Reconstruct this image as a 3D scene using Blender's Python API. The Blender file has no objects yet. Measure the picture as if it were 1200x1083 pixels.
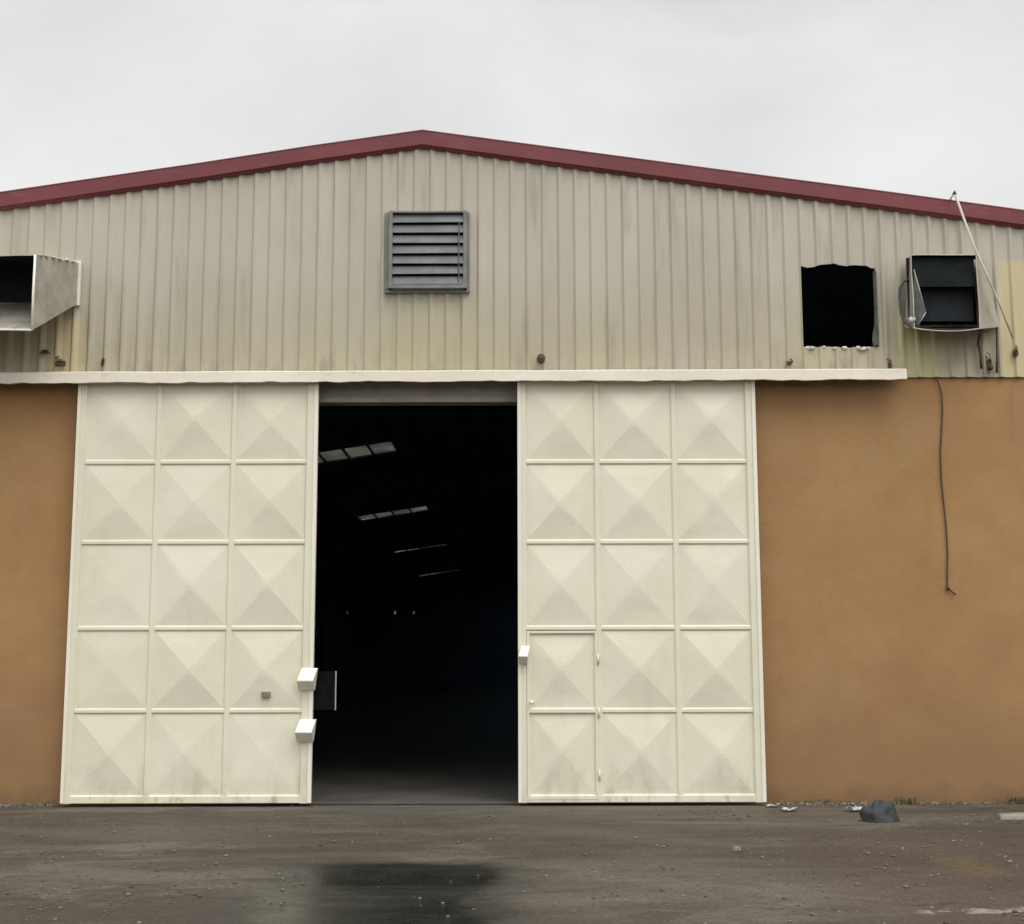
import bpy, bmesh, math, random
from mathutils import Vector, noise as mnoise
random.seed(7)
S = bpy.context.scene
COL = S.collection
R = math.radians

# ------------------------------------------------------------------ camera model
FPX, W0, H0 = 1620.0, 1200.0, 1083.0
CAM = Vector((0, -16.5, 1.6))
PITCH, ROLL = math.atan((780 - 541.5) / FPX), 0.0022
fwd = Vector((0, math.cos(PITCH), math.sin(PITCH)))
r0, u0 = Vector((1, 0, 0)), Vector((0, -math.sin(PITCH), math.cos(PITCH)))
right = r0 * math.cos(ROLL) - u0 * math.sin(ROLL)
up = r0 * math.sin(ROLL) + u0 * math.cos(ROLL)

def ray(px, py):
    return fwd + right * ((px - W0 / 2) / FPX) - up * ((py - H0 / 2) / FPX)
def P(px, py, Y=0.0):          # survey: the point of the photograph on the vertical plane at depth Y
    d = ray(px, py); return CAM + d * ((Y - CAM.y) / d.y)
def G(px, py, z=0.0):          # the point of the photograph on the ground
    d = ray(px, py); return CAM + d * ((z - CAM.z) / d.z)

# ------------------------------------------------------------------ helpers
class MB:
    def __init__(s): s.v, s.f, s.sm = [], [], []
    def face(s, pts, smooth=False):
        i = len(s.v); s.v += [tuple(p) for p in pts]; s.f.append(list(range(i, i + len(pts)))); s.sm.append(smooth)
    def mesh(s, v, f, smooth=False):
        i = len(s.v); s.v += [tuple(p) for p in v]
        for q in f: s.f.append([k + i for k in q]); s.sm.append(smooth)
    def hexa(s, p):            # p: 4 bottom ccw, 4 top ccw
        s.mesh(p, [(3, 2, 1, 0), (4, 5, 6, 7), (0, 1, 5, 4), (1, 2, 6, 5), (2, 3, 7, 6), (3, 0, 4, 7)])
    def box(s, x0, x1, y0, y1, z0, z1):
        s.hexa([(x0, y0, z0), (x1, y0, z0), (x1, y1, z0), (x0, y1, z0), (x0, y0, z1), (x1, y0, z1), (x1, y1, z1), (x0, y1, z1)])
    def tube(s, pts, r, n=8):
        pts = [Vector(p) for p in pts]; rr = r if isinstance(r, list) else [r] * len(pts)
        rings = []
        for i, p in enumerate(pts):
            t = (pts[min(i + 1, len(pts) - 1)] - pts[max(i - 1, 0)]).normalized()
            a = t.cross(Vector((0.31, 0.9, 0.2))).normalized(); b = t.cross(a)
            rings.append([p + (a * math.cos(2 * math.pi * k / n) + b * math.sin(2 * math.pi * k / n)) * rr[i] for k in range(n)])
        v = [q for g in rings for q in g]; f = []
        for i in range(len(pts) - 1):
            for k in range(n):
                f.append((i * n + k, i * n + (k + 1) % n, (i + 1) * n + (k + 1) % n, (i + 1) * n + k))
        f.append(tuple(range(n - 1, -1, -1))); f.append(tuple((len(pts) - 1) * n + k for k in range(n)))
        s.mesh(v, f, True)
    def loft(s, path, prof, close=True):   # prof(i) -> list of points at station i
        rings = [prof(i) for i in range(path)]; n = len(rings[0]); v = [q for g in rings for q in g]; f = []
        for i in range(path - 1):
            for k in range(n):
                f.append((i * n + k, i * n + (k + 1) % n, (i + 1) * n + (k + 1) % n, (i + 1) * n + k))
        f.append(tuple(range(n - 1, -1, -1))); f.append(tuple((path - 1) * n + k for k in range(n)))
        s.mesh(v, f)
    def build(s, name, mat, parent=None, bevel=0, solid=0):
        me = bpy.data.meshes.new(name)
        org = parent_world(parent) if parent else Vector((0, 0, 0))
        me.from_pydata([Vector(p) - org for p in s.v], [], s.f); me.update()
        bm = bmesh.new(); bm.from_mesh(me)
        bmesh.ops.recalc_face_normals(bm, faces=bm.faces) if not solid else None
        bm.to_mesh(me); bm.free()
        for p, sm in zip(me.polygons, s.sm): p.use_smooth = sm
        o = bpy.data.objects.new(name, me); COL.objects.link(o)
        if mat: me.materials.append(mat)
        if parent: o.parent = parent
        if bevel:
            m = o.modifiers.new('bevel', 'BEVEL'); m.width = bevel; m.segments = 2; m.limit_method = 'ANGLE'; m.angle_limit = R(40)
        if solid:
            m = o.modifiers.new('solid', 'SOLIDIFY'); m.thickness = solid; m.offset = 0
        return o
def parent_world(o):
    p = Vector((0, 0, 0))
    while o: p += o.location; o = o.parent
    return p
def tag(o, label=None, cat=None, group=None, kind=None):
    for k, v in (('label', label), ('category', cat), ('group', group), ('kind', kind)):
        if v: o[k] = v
    return o
def empty(name, loc, label, cat, group=None):
    o = bpy.data.objects.new(name, None); COL.objects.link(o); o.location = loc; o.empty_display_size = .2
    return tag(o, label, cat, group)
def own(o):                    # put a top-level mesh's origin at its own base
    me = o.data; vs = [v.co for v in me.vertices]
    c = Vector((sum(v.x for v in vs) / len(vs), sum(v.y for v in vs) / len(vs), min(v.z for v in vs)))
    for v in me.vertices: v.co -= c
    o.location = c; return o

# ------------------------------------------------------------------ materials
class NT:
    def __init__(s, name):
        s.m = bpy.data.materials.new(name); s.m.use_nodes = True; s.t = s.m.node_tree; s.n = s.t.nodes
        s.b = s.n['Principled BSDF']; s.pos = s.n.new('ShaderNodeNewGeometry').outputs['Position']
    def L(s, a, b): s.t.links.new(a, b)
    def put(s, sock, val):
        if hasattr(val, 'is_output') or isinstance(val, bpy.types.NodeSocket): s.L(val, sock)
        else: sock.default_value = val
    def math(s, op, a, b=0.0, clamp=False):
        n = s.n.new('ShaderNodeMath'); n.operation = op; n.use_clamp = clamp
        s.put(n.inputs[0], a); s.put(n.inputs[1], b); return n.outputs[0]
    def scale(s, v, k, off=(0, 0, 0)):
        n = s.n.new('ShaderNodeMapping'); s.L(v, n.inputs[0]); n.inputs['Scale'].default_value = k; n.inputs['Location'].default_value = off; return n.outputs[0]
    def noise(s, sc, stretch=(1, 1, 1), detail=5, rough=.6, off=(0, 0, 0), dist=0):
        n = s.n.new('ShaderNodeTexNoise'); s.L(s.scale(s.pos, stretch, off), n.inputs['Vector'])
        n.inputs['Scale'].default_value = sc; n.inputs['Detail'].default_value = detail; n.inputs['Roughness'].default_value = rough
        n.inputs['Distortion'].default_value = dist; return n.outputs[0]
    def ramp(s, v, a, b, lo=0.0, hi=1.0):
        n = s.n.new('ShaderNodeMapRange'); n.interpolation_type = 'SMOOTHSTEP'; s.L(v, n.inputs[0])
        n.inputs[1].default_value = a; n.inputs[2].default_value = b; n.inputs[3].default_value = lo; n.inputs[4].default_value = hi; return n.outputs[0]
    def mix(s, fac, a, b, mode='MIX'):
        n = s.n.new('ShaderNodeMix'); n.data_type = 'RGBA'; n.blend_type = mode
        s.put(n.inputs[0], fac); s.put(n.inputs[6], c4(a)); s.put(n.inputs[7], c4(b)); return n.outputs[2]
    def xyz(s):
        n = s.n.new('ShaderNodeSeparateXYZ'); s.L(s.pos, n.inputs[0]); return n.outputs
    def rect(s, axes, lim, soft, wob=0.0, wsc=3.0):   # soft-edged patch, edges broken up by noise
        o = s.xyz(); out = None
        for i, (a, (lo, hi)) in enumerate(zip(axes, lim)):
            v = o[a]
            if wob:
                nz = s.noise(wsc, detail=4, off=(i * 7.3, 1.7 * i, 3)); v = s.math('ADD', v, s.math('MULTIPLY', s.math('SUBTRACT', nz, .5), wob))
            m = s.math('MULTIPLY', s.ramp(v, lo - soft, lo + soft), s.ramp(v, hi - soft, hi + soft, 1, 0))
            out = m if out is None else s.math('MULTIPLY', out, m)
        return out
    def fin(s, col, rough=.6, bump=None, bstr=.3, bdist=.01, metal=0.0, spec=.5):
        s.put(s.b.inputs['Base Color'], c4(col)); s.put(s.b.inputs['Roughness'], rough); s.b.inputs['Metallic'].default_value = metal
        s.b.inputs['Specular IOR Level'].default_value = spec
        if bump is not None:
            n = s.n.new('ShaderNodeBump'); n.inputs['Strength'].default_value = bstr; n.inputs['Distance'].default_value = bdist
            s.L(bump, n.inputs['Height']); s.L(n.outputs[0], s.b.inputs['Normal'])
        return s.m
def c4(c):
    return (*c, 1.0) if isinstance(c, tuple) and len(c) == 3 else c

def simple(name, a, b, sc=4.0, rough=.6, metal=0.0, bstr=.2, spec=.5, stretch=(1, 1, 1)):
    t = NT(name); f = t.ramp(t.noise(sc, stretch), .35, .65); fine = t.noise(sc * 14, detail=3)
    return t.fin(t.mix(f, a, b), t.ramp(fine, .3, .7, rough - .08, rough + .08), fine, bstr, .004, metal, spec)

# ---- cream door paint
t = NT('cream_door_paint')
f = t.ramp(t.noise(.9, detail=4), .35, .68); c = t.mix(f, (.615, .595, .458), (.655, .635, .503))
c = t.mix(t.math('MULTIPLY', t.ramp(t.noise(1.6, off=(4, 2, 9)), .52, .7), .4), c, (.655, .59, .475))
c = t.mix(t.math('MULTIPLY', t.ramp(t.noise(2.2, (1, 1, .22), off=(1, 5, 2)), .54, .75), .4), c, (.50, .47, .36))
z = t.xyz()[2]
low = t.math('MULTIPLY', t.ramp(z, .05, .75, 1, 0), t.ramp(t.noise(5, (1, 1, .35), off=(9, 2, 2)), .45, .7))
c = t.mix(t.math('MULTIPLY', low, .5), c, (.40, .35, .26))
ru = t.math('MULTIPLY', t.ramp(z, .04, .22, 1, 0), t.ramp(t.noise(11, (1, 1, .6), off=(2, 8, 1)), .56, .68))
c = t.mix(t.math('MULTIPLY', ru, .45), c, (.22, .135, .07))
sc = t.ramp(t.noise(14, (.25, 1, 1.3), detail=3, off=(7, 7, 2)), .69, .73)
c = t.mix(t.math('MULTIPLY', sc, .3), c, (.74, .72, .64))
c = t.mix(t.math('MULTIPLY', t.ramp(t.noise(38, detail=2), .70, .76), .35), c, (.40, .33, .25))
DOOR = t.fin(c, t.ramp(t.noise(6), .3, .7, .42, .62), t.noise(3.2, detail=3), .22, .03)
t = NT('pale_frame_paint')
f = t.ramp(t.noise(1.5, (1, 1, .4)), .35, .65); c = t.mix(f, (.68, .645, .535), (.735, .69, .61))
c = t.mix(t.math('MULTIPLY', t.ramp(t.noise(9, (1, 1, .3)), .6, .75), .45), c, (.50, .45, .35))
FRAME = t.fin(c, .5, t.noise(12, detail=3), .12, .01)
t = NT('white_lock_paint')
c = t.mix(t.ramp(t.noise(14), .5, .72), (.74, .72, .65), (.60, .56, .46)); LOCK = t.fin(c, .45, t.noise(40), .1, .004)

# ---- corrugated cladding: weathered grey-beige paint, stains, newer yellow sheets
t = NT('weathered_cladding')
f = t.ramp(t.noise(.7, (1, 1, .5), detail=6), .35, .68); c = t.mix(f, (.39, .358, .292), (.445, .41, .34))
X, Yp, Z = t.xyz()
gz = t.math('MULTIPLY', t.ramp(Z, 5.15, 6.6, 1, 0), t.ramp(t.noise(1.1, (1, 1, .45), off=(3, 1, 1)), .2, .52))
c = t.mix(t.math('MULTIPLY', gz, .7), c, (.345, .318, .195))
sh = t.n.new('ShaderNodeTexWhiteNoise'); sh.noise_dimensions = '1D'; t.L(t.math('FLOOR', t.math('DIVIDE', X, .792)), sh.inputs['W'])
c = t.mix(t.math('MULTIPLY', sh.outputs[0], .3), c, (.33, .295, .225))
st = t.ramp(t.noise(7, (1, 1, .09), detail=5, off=(2, 2, 7)), .52, .72)
c = t.mix(t.math('MULTIPLY', st, .5), c, (.25, .225, .17))
dk = t.math('MULTIPLY', t.ramp(Z, 5.0, 5.65, 1, 0), t.ramp(t.noise(5, (1, 1, .3), off=(8, 3, 1)), .5, .68))
c = t.mix(t.math('MULTIPLY', dk, .6), c, (.17, .15, .125))
yl = t.rect((0, 2), ((P(1150, 0).x, 99), (0, P(1180, 306).z)), .02, .05, 2)
c = t.mix(t.math('MULTIPLY', yl, .8), c, (.50, .43, .24))
y2 = t.rect((0, 2), ((P(62, 400).x, P(99, 400).x), (0, P(80, 372).z)), .06, .2, 3)
c = t.mix(t.math('MULTIPLY', y2, .7), c, (.49, .40, .22))
y3 = t.rect((0, 2), ((P(1052, 400).x, P(1100, 400).x), (0, P(1060, 375).z)), .08, .5, 3)
c = t.mix(t.math('MULTIPLY', y3, .6), c, (.46, .44, .20))
y4 = t.rect((0, 2), ((P(455, 400).x, P(560, 400).x), (0, P(500, 345).z)), .15, .5, 3)
c = t.mix(t.math('MULTIPLY', y4, .35), c, (.36, .33, .19))
c = t.mix(t.math('MULTIPLY', t.ramp(t.noise(45, detail=2), .68, .76), .4), c, (.22, .16, .10))
CLAD = t.fin(c, t.ramp(t.noise(3), .3, .7, .5, .72), t.noise(2.2, (1, 1, .5), detail=3), .25, .03)

# ---- brown rendered wall
t = NT('brown_render')
f = t.ramp(t.noise(.55, detail=7, rough=.65), .36, .66); c = t.mix(f, (.300, .174, .074), (.338, .202, .088))
c = t.mix(t.math('MULTIPLY', t.ramp(t.noise(1.3, off=(7, 3, 2), detail=6), .42, .66), .5), c, (.305, .162, .084))
c = t.mix(t.math('MULTIPLY', t.ramp(t.noise(.9, (1, 1, 1.4), off=(1, 9, 6), detail=3), .5, .62), .45), c, (.335, .21, .105))
c = t.mix(t.math('MULTIPLY', t.ramp(t.noise(2.6, (1.6, 1, .6), off=(6, 1, 2), detail=5), .55, .7), .28), c, (.25, .147, .064))
X, Yp, Z = t.xyz()
lo = t.math('MULTIPLY', t.ramp(t.math('ADD', Z, t.math('MULTIPLY', t.noise(1.4, detail=5), 1.6)), 1.2, 3.0, 1, 0), 1.0)
c = t.mix(t.math('MULTIPLY', lo, .6), c, (.205, .118, .062))
sp = t.ramp(t.math('ADD', Z, t.math('MULTIPLY', t.noise(3.5, detail=6), .5)), .2, .55, 1, 0)
c = t.mix(t.math('MULTIPLY', sp, .6), c, (.13, .085, .05))
dr = t.math('MULTIPLY', t.ramp(t.noise(5, (1, 1, .07), off=(5, 5, 5)), .56, .74), t.ramp(Z, 2.6, 5.2))
c = t.mix(t.math('MULTIPLY', dr, .35), c, (.21, .125, .07))
c = t.mix(t.math('MULTIPLY', t.ramp(t.noise(30, detail=2, off=(3, 3, 3)), .69, .76), .35), c, (.16, .09, .05))
bm_ = t.math('ADD', t.noise(60, detail=4), t.math('MULTIPLY', t.noise(3, detail=4), 1.5))
BROWN = t.fin(c, .85, bm_, .4, .012, spec=.2)

RED = None
t = NT('maroon_flashing')
f = t.ramp(t.noise(1.2, detail=6), .35, .68); c = t.mix(f, (.135, .022, .028), (.170, .029, .037))
c = t.mix(t.math('MULTIPLY', t.ramp(t.noise(9, (.3, 1, 1)), .55, .75), .4), c, (.22, .085, .09))
RED = t.fin(c, .55, t.noise(4), .2, .02)
HEAD = None
t = NT('chalky_track_paint')
f = t.ramp(t.noise(2.5, (.4, 1, 1), detail=6), .35, .68); c = t.mix(f, (.63, .59, .475), (.70, .655, .57))
X, Yp, Z = t.xyz()
dk = t.ramp(t.noise(6, (.5, 1, 1), off=(1, 1, 4)), .58, .72)
c = t.mix(t.math('MULTIPLY', dk, .5), c, (.42, .36, .27))
HEAD = t.fin(c, .6, t.noise(7), .25, .02)
t = NT('galvanised_sheet')
f = t.ramp(t.noise(3, detail=6), .35, .66); c = t.mix(f, (.33, .315, .265), (.45, .43, .375))
c = t.mix(t.math('MULTIPLY', t.ramp(t.noise(7, (1, 1, .3), off=(3, 1, 8)), .55, .72), .5), c, (.30, .24, .16))
GALV = t.fin(c, t.ramp(t.noise(10), .3, .7, .38, .6), t.noise(5), .3, .02, metal=.35)
GREYLOUVRE = simple('grey_louvre_paint', (.092, .098, .104), (.135, .142, .145), 4, .5)
LOUVFRAME = simple('dark_vent_frame_paint', (.135, .14, .125), (.19, .19, .16), 5, .55)
DARK = simple('recess_shade', (.014, .017, .02), (.022, .026, .03), 3, .8, spec=.15)  # near-black for recesses, their shade put into the colour
INSIDE = simple('blue_grey_interior', (.15, .19, .25), (.19, .23, .28), .5, .85, spec=.1)  # even blue-grey tone for the inner walls
INROOF = simple('dark_roof_underside', (.15, .19, .26), (.19, .23, .29), .6, .85, spec=.1)
STEEL = simple('dark_steel', (.05, .05, .05), (.09, .08, .07), 6, .5)
RUST = simple('rusty_iron', (.055, .035, .024), (.10, .055, .03), 8, .8)
BLACKC = simple('dark_cable_rubber', (.045, .026, .02), (.07, .04, .028), 6, .6)
POLE = simple('bleached_pole', (.52, .47, .38), (.66, .60, .50), 6, .65, stretch=(1, 1, .3))
PLASTER = simple('broken_mortar', (.52, .46, .40), (.68, .60, .53), 9, .9, bstr=.6)
PAPER = simple('white_scrap', (.32, .31, .28), (.48, .46, .43), 9, .7)
STONE = simple('pale_stone', (.10, .09, .075), (.19, .172, .145), 20, .9, bstr=.5)
SLAB = simple('old_concrete', (.17, .165, .14), (.25, .24, .205), 6, .9, bstr=.5)
SACK = simple('blue_grey_plastic', (.018, .020, .023), (.032, .035, .039), 9, .7, bstr=1.0)
WEED = simple('weed_leaf', (.05, .075, .028), (.10, .11, .045), 9, .6)
DRYGR = simple('dry_grass', (.16, .13, .07), (.24, .20, .11), 9, .7)
t = NT('fibreglass_rooflight')
n = t.n.new('ShaderNodeBsdfTranslucent'); dcol = t.mix(t.ramp(t.noise(1.2, detail=6), .35, .68), (.13, .135, .125), (.23, .235, .22))
t.L(dcol, n.inputs[0]); ad = t.n.new('ShaderNodeAddShader'); df = t.n.new('ShaderNodeBsdfDiffuse'); df.inputs[0].default_value = (.25, .25, .23, 1)
t.L(n.outputs[0], ad.inputs[0]); t.L(df.outputs[0], ad.inputs[1]); t.L(ad.outputs[0], t.n['Material Output'].inputs[0])
SKYL = t.m
t = NT('dusty_pane')
n = t.n.new('ShaderNodeBsdfTranslucent'); n.inputs[0].default_value = (.7, .7, .68, 1); t.L(n.outputs[0], t.n['Material Output'].inputs[0])
PANE = t.m
t = NT('added_rooflight')  # sheet for the added right-slope rooflights
n = t.n.new('ShaderNodeBsdfTranslucent'); n.inputs[0].default_value = (.34, .41, .46, 1); t.L(n.outputs[0], t.n['Material Output'].inputs[0])
ADDEDL = t.m

# ---- yard: worn tarmac with dust, streaks and a damp patch with the doorway's reflection painted dark
t = NT('worn_tarmac')
f = t.ramp(t.noise(.35, (.5, 1, 1), detail=8, rough=.65), .34, .68); c = t.mix(f, (.036, .029, .021), (.070, .060, .045))
c = t.mix(t.math('MULTIPLY', t.ramp(t.noise(1.1, (.22, 1.3, 1), detail=7, rough=.7, off=(3, 9, 1)), .45, .7), .6), c, (.086, .075, .058))
c = t.mix(t.math('MULTIPLY', t.ramp(t.noise(1.6, (.16, 1.5, 1), detail=6, off=(8, 2, 4)), .5, .72), .55), c, (.033, .027, .02))
pa = t.ramp(t.noise(.75, (.55, 1, 1), detail=7, rough=.7, off=(12, 5, 2), dist=.6), .48, .62)
c = t.mix(t.math('MULTIPLY', pa, .55), c, (.105, .094, .077))
pb = t.ramp(t.noise(1.0, (.5, 1, 1), detail=7, rough=.7, off=(2, 15, 6), dist=.8), .54, .66)
c = t.mix(t.math('MULTIPLY', pb, .6), c, (.032, .027, .021))
rd = t.rect((0, 1), ((G(930, 1000).x, 30), (-16, G(900, 985).y)), .8, 1.6, .6)
c = t.mix(t.math('MULTIPLY', rd, .7), c, (.048, .031, .023))
ol = t.rect((0, 1), ((G(1075, 1000).x, G(1130, 1000).x), (G(1100, 1025).y, G(1100, 1003).y)), .1, .5, 2.5)
c = t.mix(t.math('MULTIPLY', ol, .4), c, (.085, .062, .022))
x0, x1 = G(352, 1040).x, G(598, 1040).x
wet_reflect = t.rect((0, 1), ((x0 - .25, x1 + .05), (-16.5, G(500, 1009).y)), .32, 1.0, 1.3)
wet_reflect_n = t.math('MULTIPLY', wet_reflect, t.ramp(t.noise(1.8, (.35, 1.5, 1), detail=6, off=(2, 7, 3)), .22, .46, .82, 1.0))
c = t.mix(t.math('MULTIPLY', wet_reflect_n, .93), c, (.011, .012, .010))  # dark reflection of the doorway painted into the damp ground
sl = t.rect((0, 1), ((G(1065, 1063).x, G(1215, 1070).x), (G(1100, 1071).y, G(1100, 1064).y)), .03, .12, 2.5)
c = t.mix(t.math('MULTIPLY', sl, t.ramp(t.noise(4, off=(6, 6, 6)), .5, .62, 0, .6)), c, (.26, .24, .2))
dust = t.rect((0, 1), ((-30, 30), (-.75, .1)), .18, .5, 1.4)
c = t.mix(t.math('MULTIPLY', dust, t.ramp(t.noise(2.6, (.5, 1, 1), off=(1, 8, 8)), .4, .62, .05, .6)), c, (.10, .086, .068))
gr = t.noise(34, (.7, 1, 1), detail=6, rough=.8); c = t.mix(t.ramp(gr, .32, .68), t.mix(1.0, c, (.72, .72, .72), 'MULTIPLY'), t.mix(1.0, c, (1.75, 1.7, 1.66), 'MULTIPLY'))
vo = t.n.new('ShaderNodeTexVoronoi'); vo.feature = 'DISTANCE_TO_EDGE'; vo.inputs['Scale'].default_value = .45
vd = t.n.new('ShaderNodeVectorMath'); vd.operation = 'ADD'; nc = t.n.new('ShaderNodeTexNoise'); nc.inputs['Scale'].default_value = 1.6; nc.inputs['Detail'].default_value = 6; t.L(t.pos, nc.inputs['Vector']); t.L(t.pos, vd.inputs[0]); t.L(nc.outputs['Color'], vd.inputs[1]); t.L(vd.outputs[0], vo.inputs['Vector'])
ck = t.math('MULTIPLY', t.ramp(vo.outputs['Distance'], .0, .014, 1, 0), t.ramp(t.noise(.5, off=(4, 4, 4)), .46, .6))
c = t.mix(t.math('MULTIPLY', ck, .6), c, (.018, .015, .012))
c = t.mix(t.math('MULTIPLY', t.ramp(t.noise(75, detail=1, off=(5, 1, 1)), .7, .75), .7), c, (.17, .15, .12))
c = t.mix(t.math('MULTIPLY', t.ramp(t.noise(26, (.5, 1, 1), detail=3, off=(2, 4, 1)), .62, .72), .6), c, (.028, .023, .018))
h = t.math('ADD', t.math('MULTIPLY', gr, 1.0), t.math('MULTIPLY', t.noise(3, (.5, 1, 1), detail=5), 1.8))
YARD = t.fin(c, t.math('SUBTRACT', t.ramp(t.noise(1.3, detail=5), .3, .7, .72, .9), t.math('MULTIPLY', wet_reflect_n, .52)), t.math('MULTIPLY', h, t.math('SUBTRACT', 1.0, t.math('MULTIPLY', wet_reflect_n, .85))), .6, .02, spec=.3)
t = NT('concrete_floor')
f = t.ramp(t.noise(.8, detail=7), .35, .66); c = t.mix(f, (.06, .056, .048), (.095, .088, .075))
FLOOR = t.fin(c, .7, t.noise(30), .2, .005)

# ------------------------------------------------------------------ key dimensions (facade plane Y = 0, metres)
YF = -.125                                     # barge flashing face
XR = P(495, 153, YF).x                       # ridge
ZR = P(495, 153, YF).z
SL = (ZR - P(0, 226, YF).z) / (XR - P(0, 226, YF).x)
SR = (ZR - P(1200, 247, YF).z) / (P(1200, 247, YF).x - XR)
XL, XE = XR - 11.9, XR + 11.9                  # side walls
YB = 88.0                                      # far gable
def ztop(x): return ZR - (SL * (XR - x) if x < XR else SR * (x - XR))
ZW = P(1100, 440).z                            # top of the brown wall
print('dims', XR, ZR, SL, SR, ZW, P(93, 452), P(883, 452), P(70, 942))

# ------------------------------------------------------------------ ground and floor
m = MB()
xs = [-400, -120, -40, -20] + [-12 + .5 * i for i in range(49)] + [20, 40, 120, 400]
ys = [-400, -120, -40, -24] + [-18 + .4 * i for i in range(45)] + [1, 20, 60, 120, 400]
def gz_(x, y):
    if abs(x) > 12 or y > -.5 or y < -18: return 0.0
    k = min(1, (-.5 - y) / 1.5)
    return k * .03 * mnoise.noise(Vector((x * .5, y * .8, 1.3)))
v = [(x, y, gz_(x, y)) for y in ys for x in xs]; n = len(xs)
m.mesh(v, [(j * n + i, j * n + i + 1, (j + 1) * n + i + 1, (j + 1) * n + i) for j in range(len(ys) - 1) for i in range(n - 1)], True)
tag(m.build('ground', YARD), kind='structure')
FX0, FX1 = P(236, 700).x + .002, P(752, 700).x - .002
m = MB(); v = [(FX0, -.04), (FX1, -.04), (FX1, .23), (XE - .3, .23), (XE - .3, YB - .3), (XL + .3, YB - .3), (XL + .3, .23), (FX0, .23)]
m.mesh([(x, y, .006) for x, y in v] + [(x, y, .035) for x, y in v], [tuple(range(7, -1, -1)), tuple(range(8, 16))] + [(i, (i + 1) % 8, (i + 1) % 8 + 8, i + 8) for i in range(8)])
tag(m.build('floor', FLOOR, bevel=.006), kind='structure')

# ------------------------------------------------------------------ warehouse
WH = empty('warehouse', (XR, 0, 0), 'long metal warehouse with corrugated gable, maroon roof edge and brown rendered lower walls', 'warehouse')
OX0, OX1 = P(236, 700).x, P(752, 700).x        # structural doorway behind the two leaves
ZL = P(490, 467, .1).z                         # underside of lintel
for a, b in ((XL, OX0), (OX1, XE)):
    m = MB(); m.box(a, b, 0, .22, -.2, ZW); m.build('wall', BROWN, WH)
for x0_, x1_ in ((XL, XL + .2), (XE - .2, XE)):
    m = MB(); m.hexa([(x0_, .223, -.2), (x1_, .223, -.2), (x1_, YB, -.2), (x0_, YB, -.2)] + [(x, y, ztop((x0_ + x1_) / 2) - .045) for x, y in ((x0_, .223), (x1_, .223), (x1_, YB), (x0_, YB))])
    m.build('wall', INSIDE, WH)
# far gable with three small gaps of daylight
holes_b = [(P(407, 718, YB), .05), (P(463, 718, YB), .085), (P(485, 718, YB), .06)]
m = MB(); xs_ = [XL + .2]
for p, r in holes_b: xs_ += [p.x - r, p.x + r]
xs_.append(XE - .2)
zb0, zb1 = holes_b[0][0].z - .12, holes_b[0][0].z + .12
for i in range(len(xs_) - 1):
    a, b = xs_[i], xs_[i + 1]
    if i % 2 == 0:
        if a < XR < b:
            for q0, q1 in ((a, XR), (XR, b)):
                m.hexa([(q0, YB, -.2), (q1, YB, -.2), (q1, YB + .2, -.2), (q0, YB + .2, -.2), (q0, YB, ztop(q0) - .04), (q1, YB, ztop(q1) - .04), (q1, YB + .2, ztop(q1) - .04), (q0, YB + .2, ztop(q0) - .04)])
        else:
            m.hexa([(a, YB, -.2), (b, YB, -.2), (b, YB + .2, -.2), (a, YB + .2, -.2), (a, YB, ztop(a) - .04), (b, YB, ztop(b) - .04), (b, YB + .2, ztop(b) - .04), (a, YB + .2, ztop(a) - .04)])
    else:
        m.box(a, b, YB, YB + .2, -.2, zb0); m.box(a, b, YB, YB + .2, zb1, ztop(b) - .035)
m.build('wall', INSIDE, WH)
for p, r in holes_b:
    m = MB(); m.box(p.x - r, p.x + r, YB + .05, YB + .07, zb0, zb1); m.build('window', PANE, WH)
# lintel over the doorway
m = MB(); m.box(OX0 + .002, OX1 - .002, .05, .2, ZL + .0, ZW + .02); m.box(OX0 + .002, OX1 - .002, .02, .26, ZL - .06, ZL - .003)
m.build('lintel', simple('grey_lintel', (.28, .255, .225), (.36, .325, .285), 3, .8), WH)

# cladding, real ribs, real holes
YC = -.03
HOLE = (P(939.5, 360, YC).x, P(1027, 360, YC).x, P(983, 407, YC).z, P(983, 313, YC).z)
DR = (P(1076, 340, YC).x, P(1143, 340, YC).x, P(1100, 381, YC).z, P(1100, 309, YC).z)
DL = (P(-110, 330, YC).x, P(86, 330, YC).x, P(50, 350, YC).z, P(50, 312, YC).z)
cuts = [HOLE, DR, DL]
PER = .198; prof = [(0, 0), (.100, 0), (.126, -.027), (.146, -.027)]
xb = []
k = 0
x = XL
while x < XE:
    for dx, dy in prof:
        if x + dx < XE: xb.append((x + dx, YC + dy))
    x += PER
xb.append((XE, YC))
for c_ in cuts:
    for xe in c_[:2]:
        for i in range(len(xb) - 1):
            if xb[i][0] < xe < xb[i + 1][0]:
                q = (xe - xb[i][0]) / (xb[i + 1][0] - xb[i][0]); xb.insert(i + 1, (xe, xb[i][1] + q * (xb[i + 1][1] - xb[i][1]))); break
for i in range(len(xb) - 1):
    if xb[i][0] < XR < xb[i + 1][0]:
        q = (XR - xb[i][0]) / (xb[i + 1][0] - xb[i][0]); xb.insert(i + 1, (XR, xb[i][1] + q * (xb[i + 1][1] - xb[i][1]))); break
m = MB(); ZC = ZW - .03
rag = random.Random(3)
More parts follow.
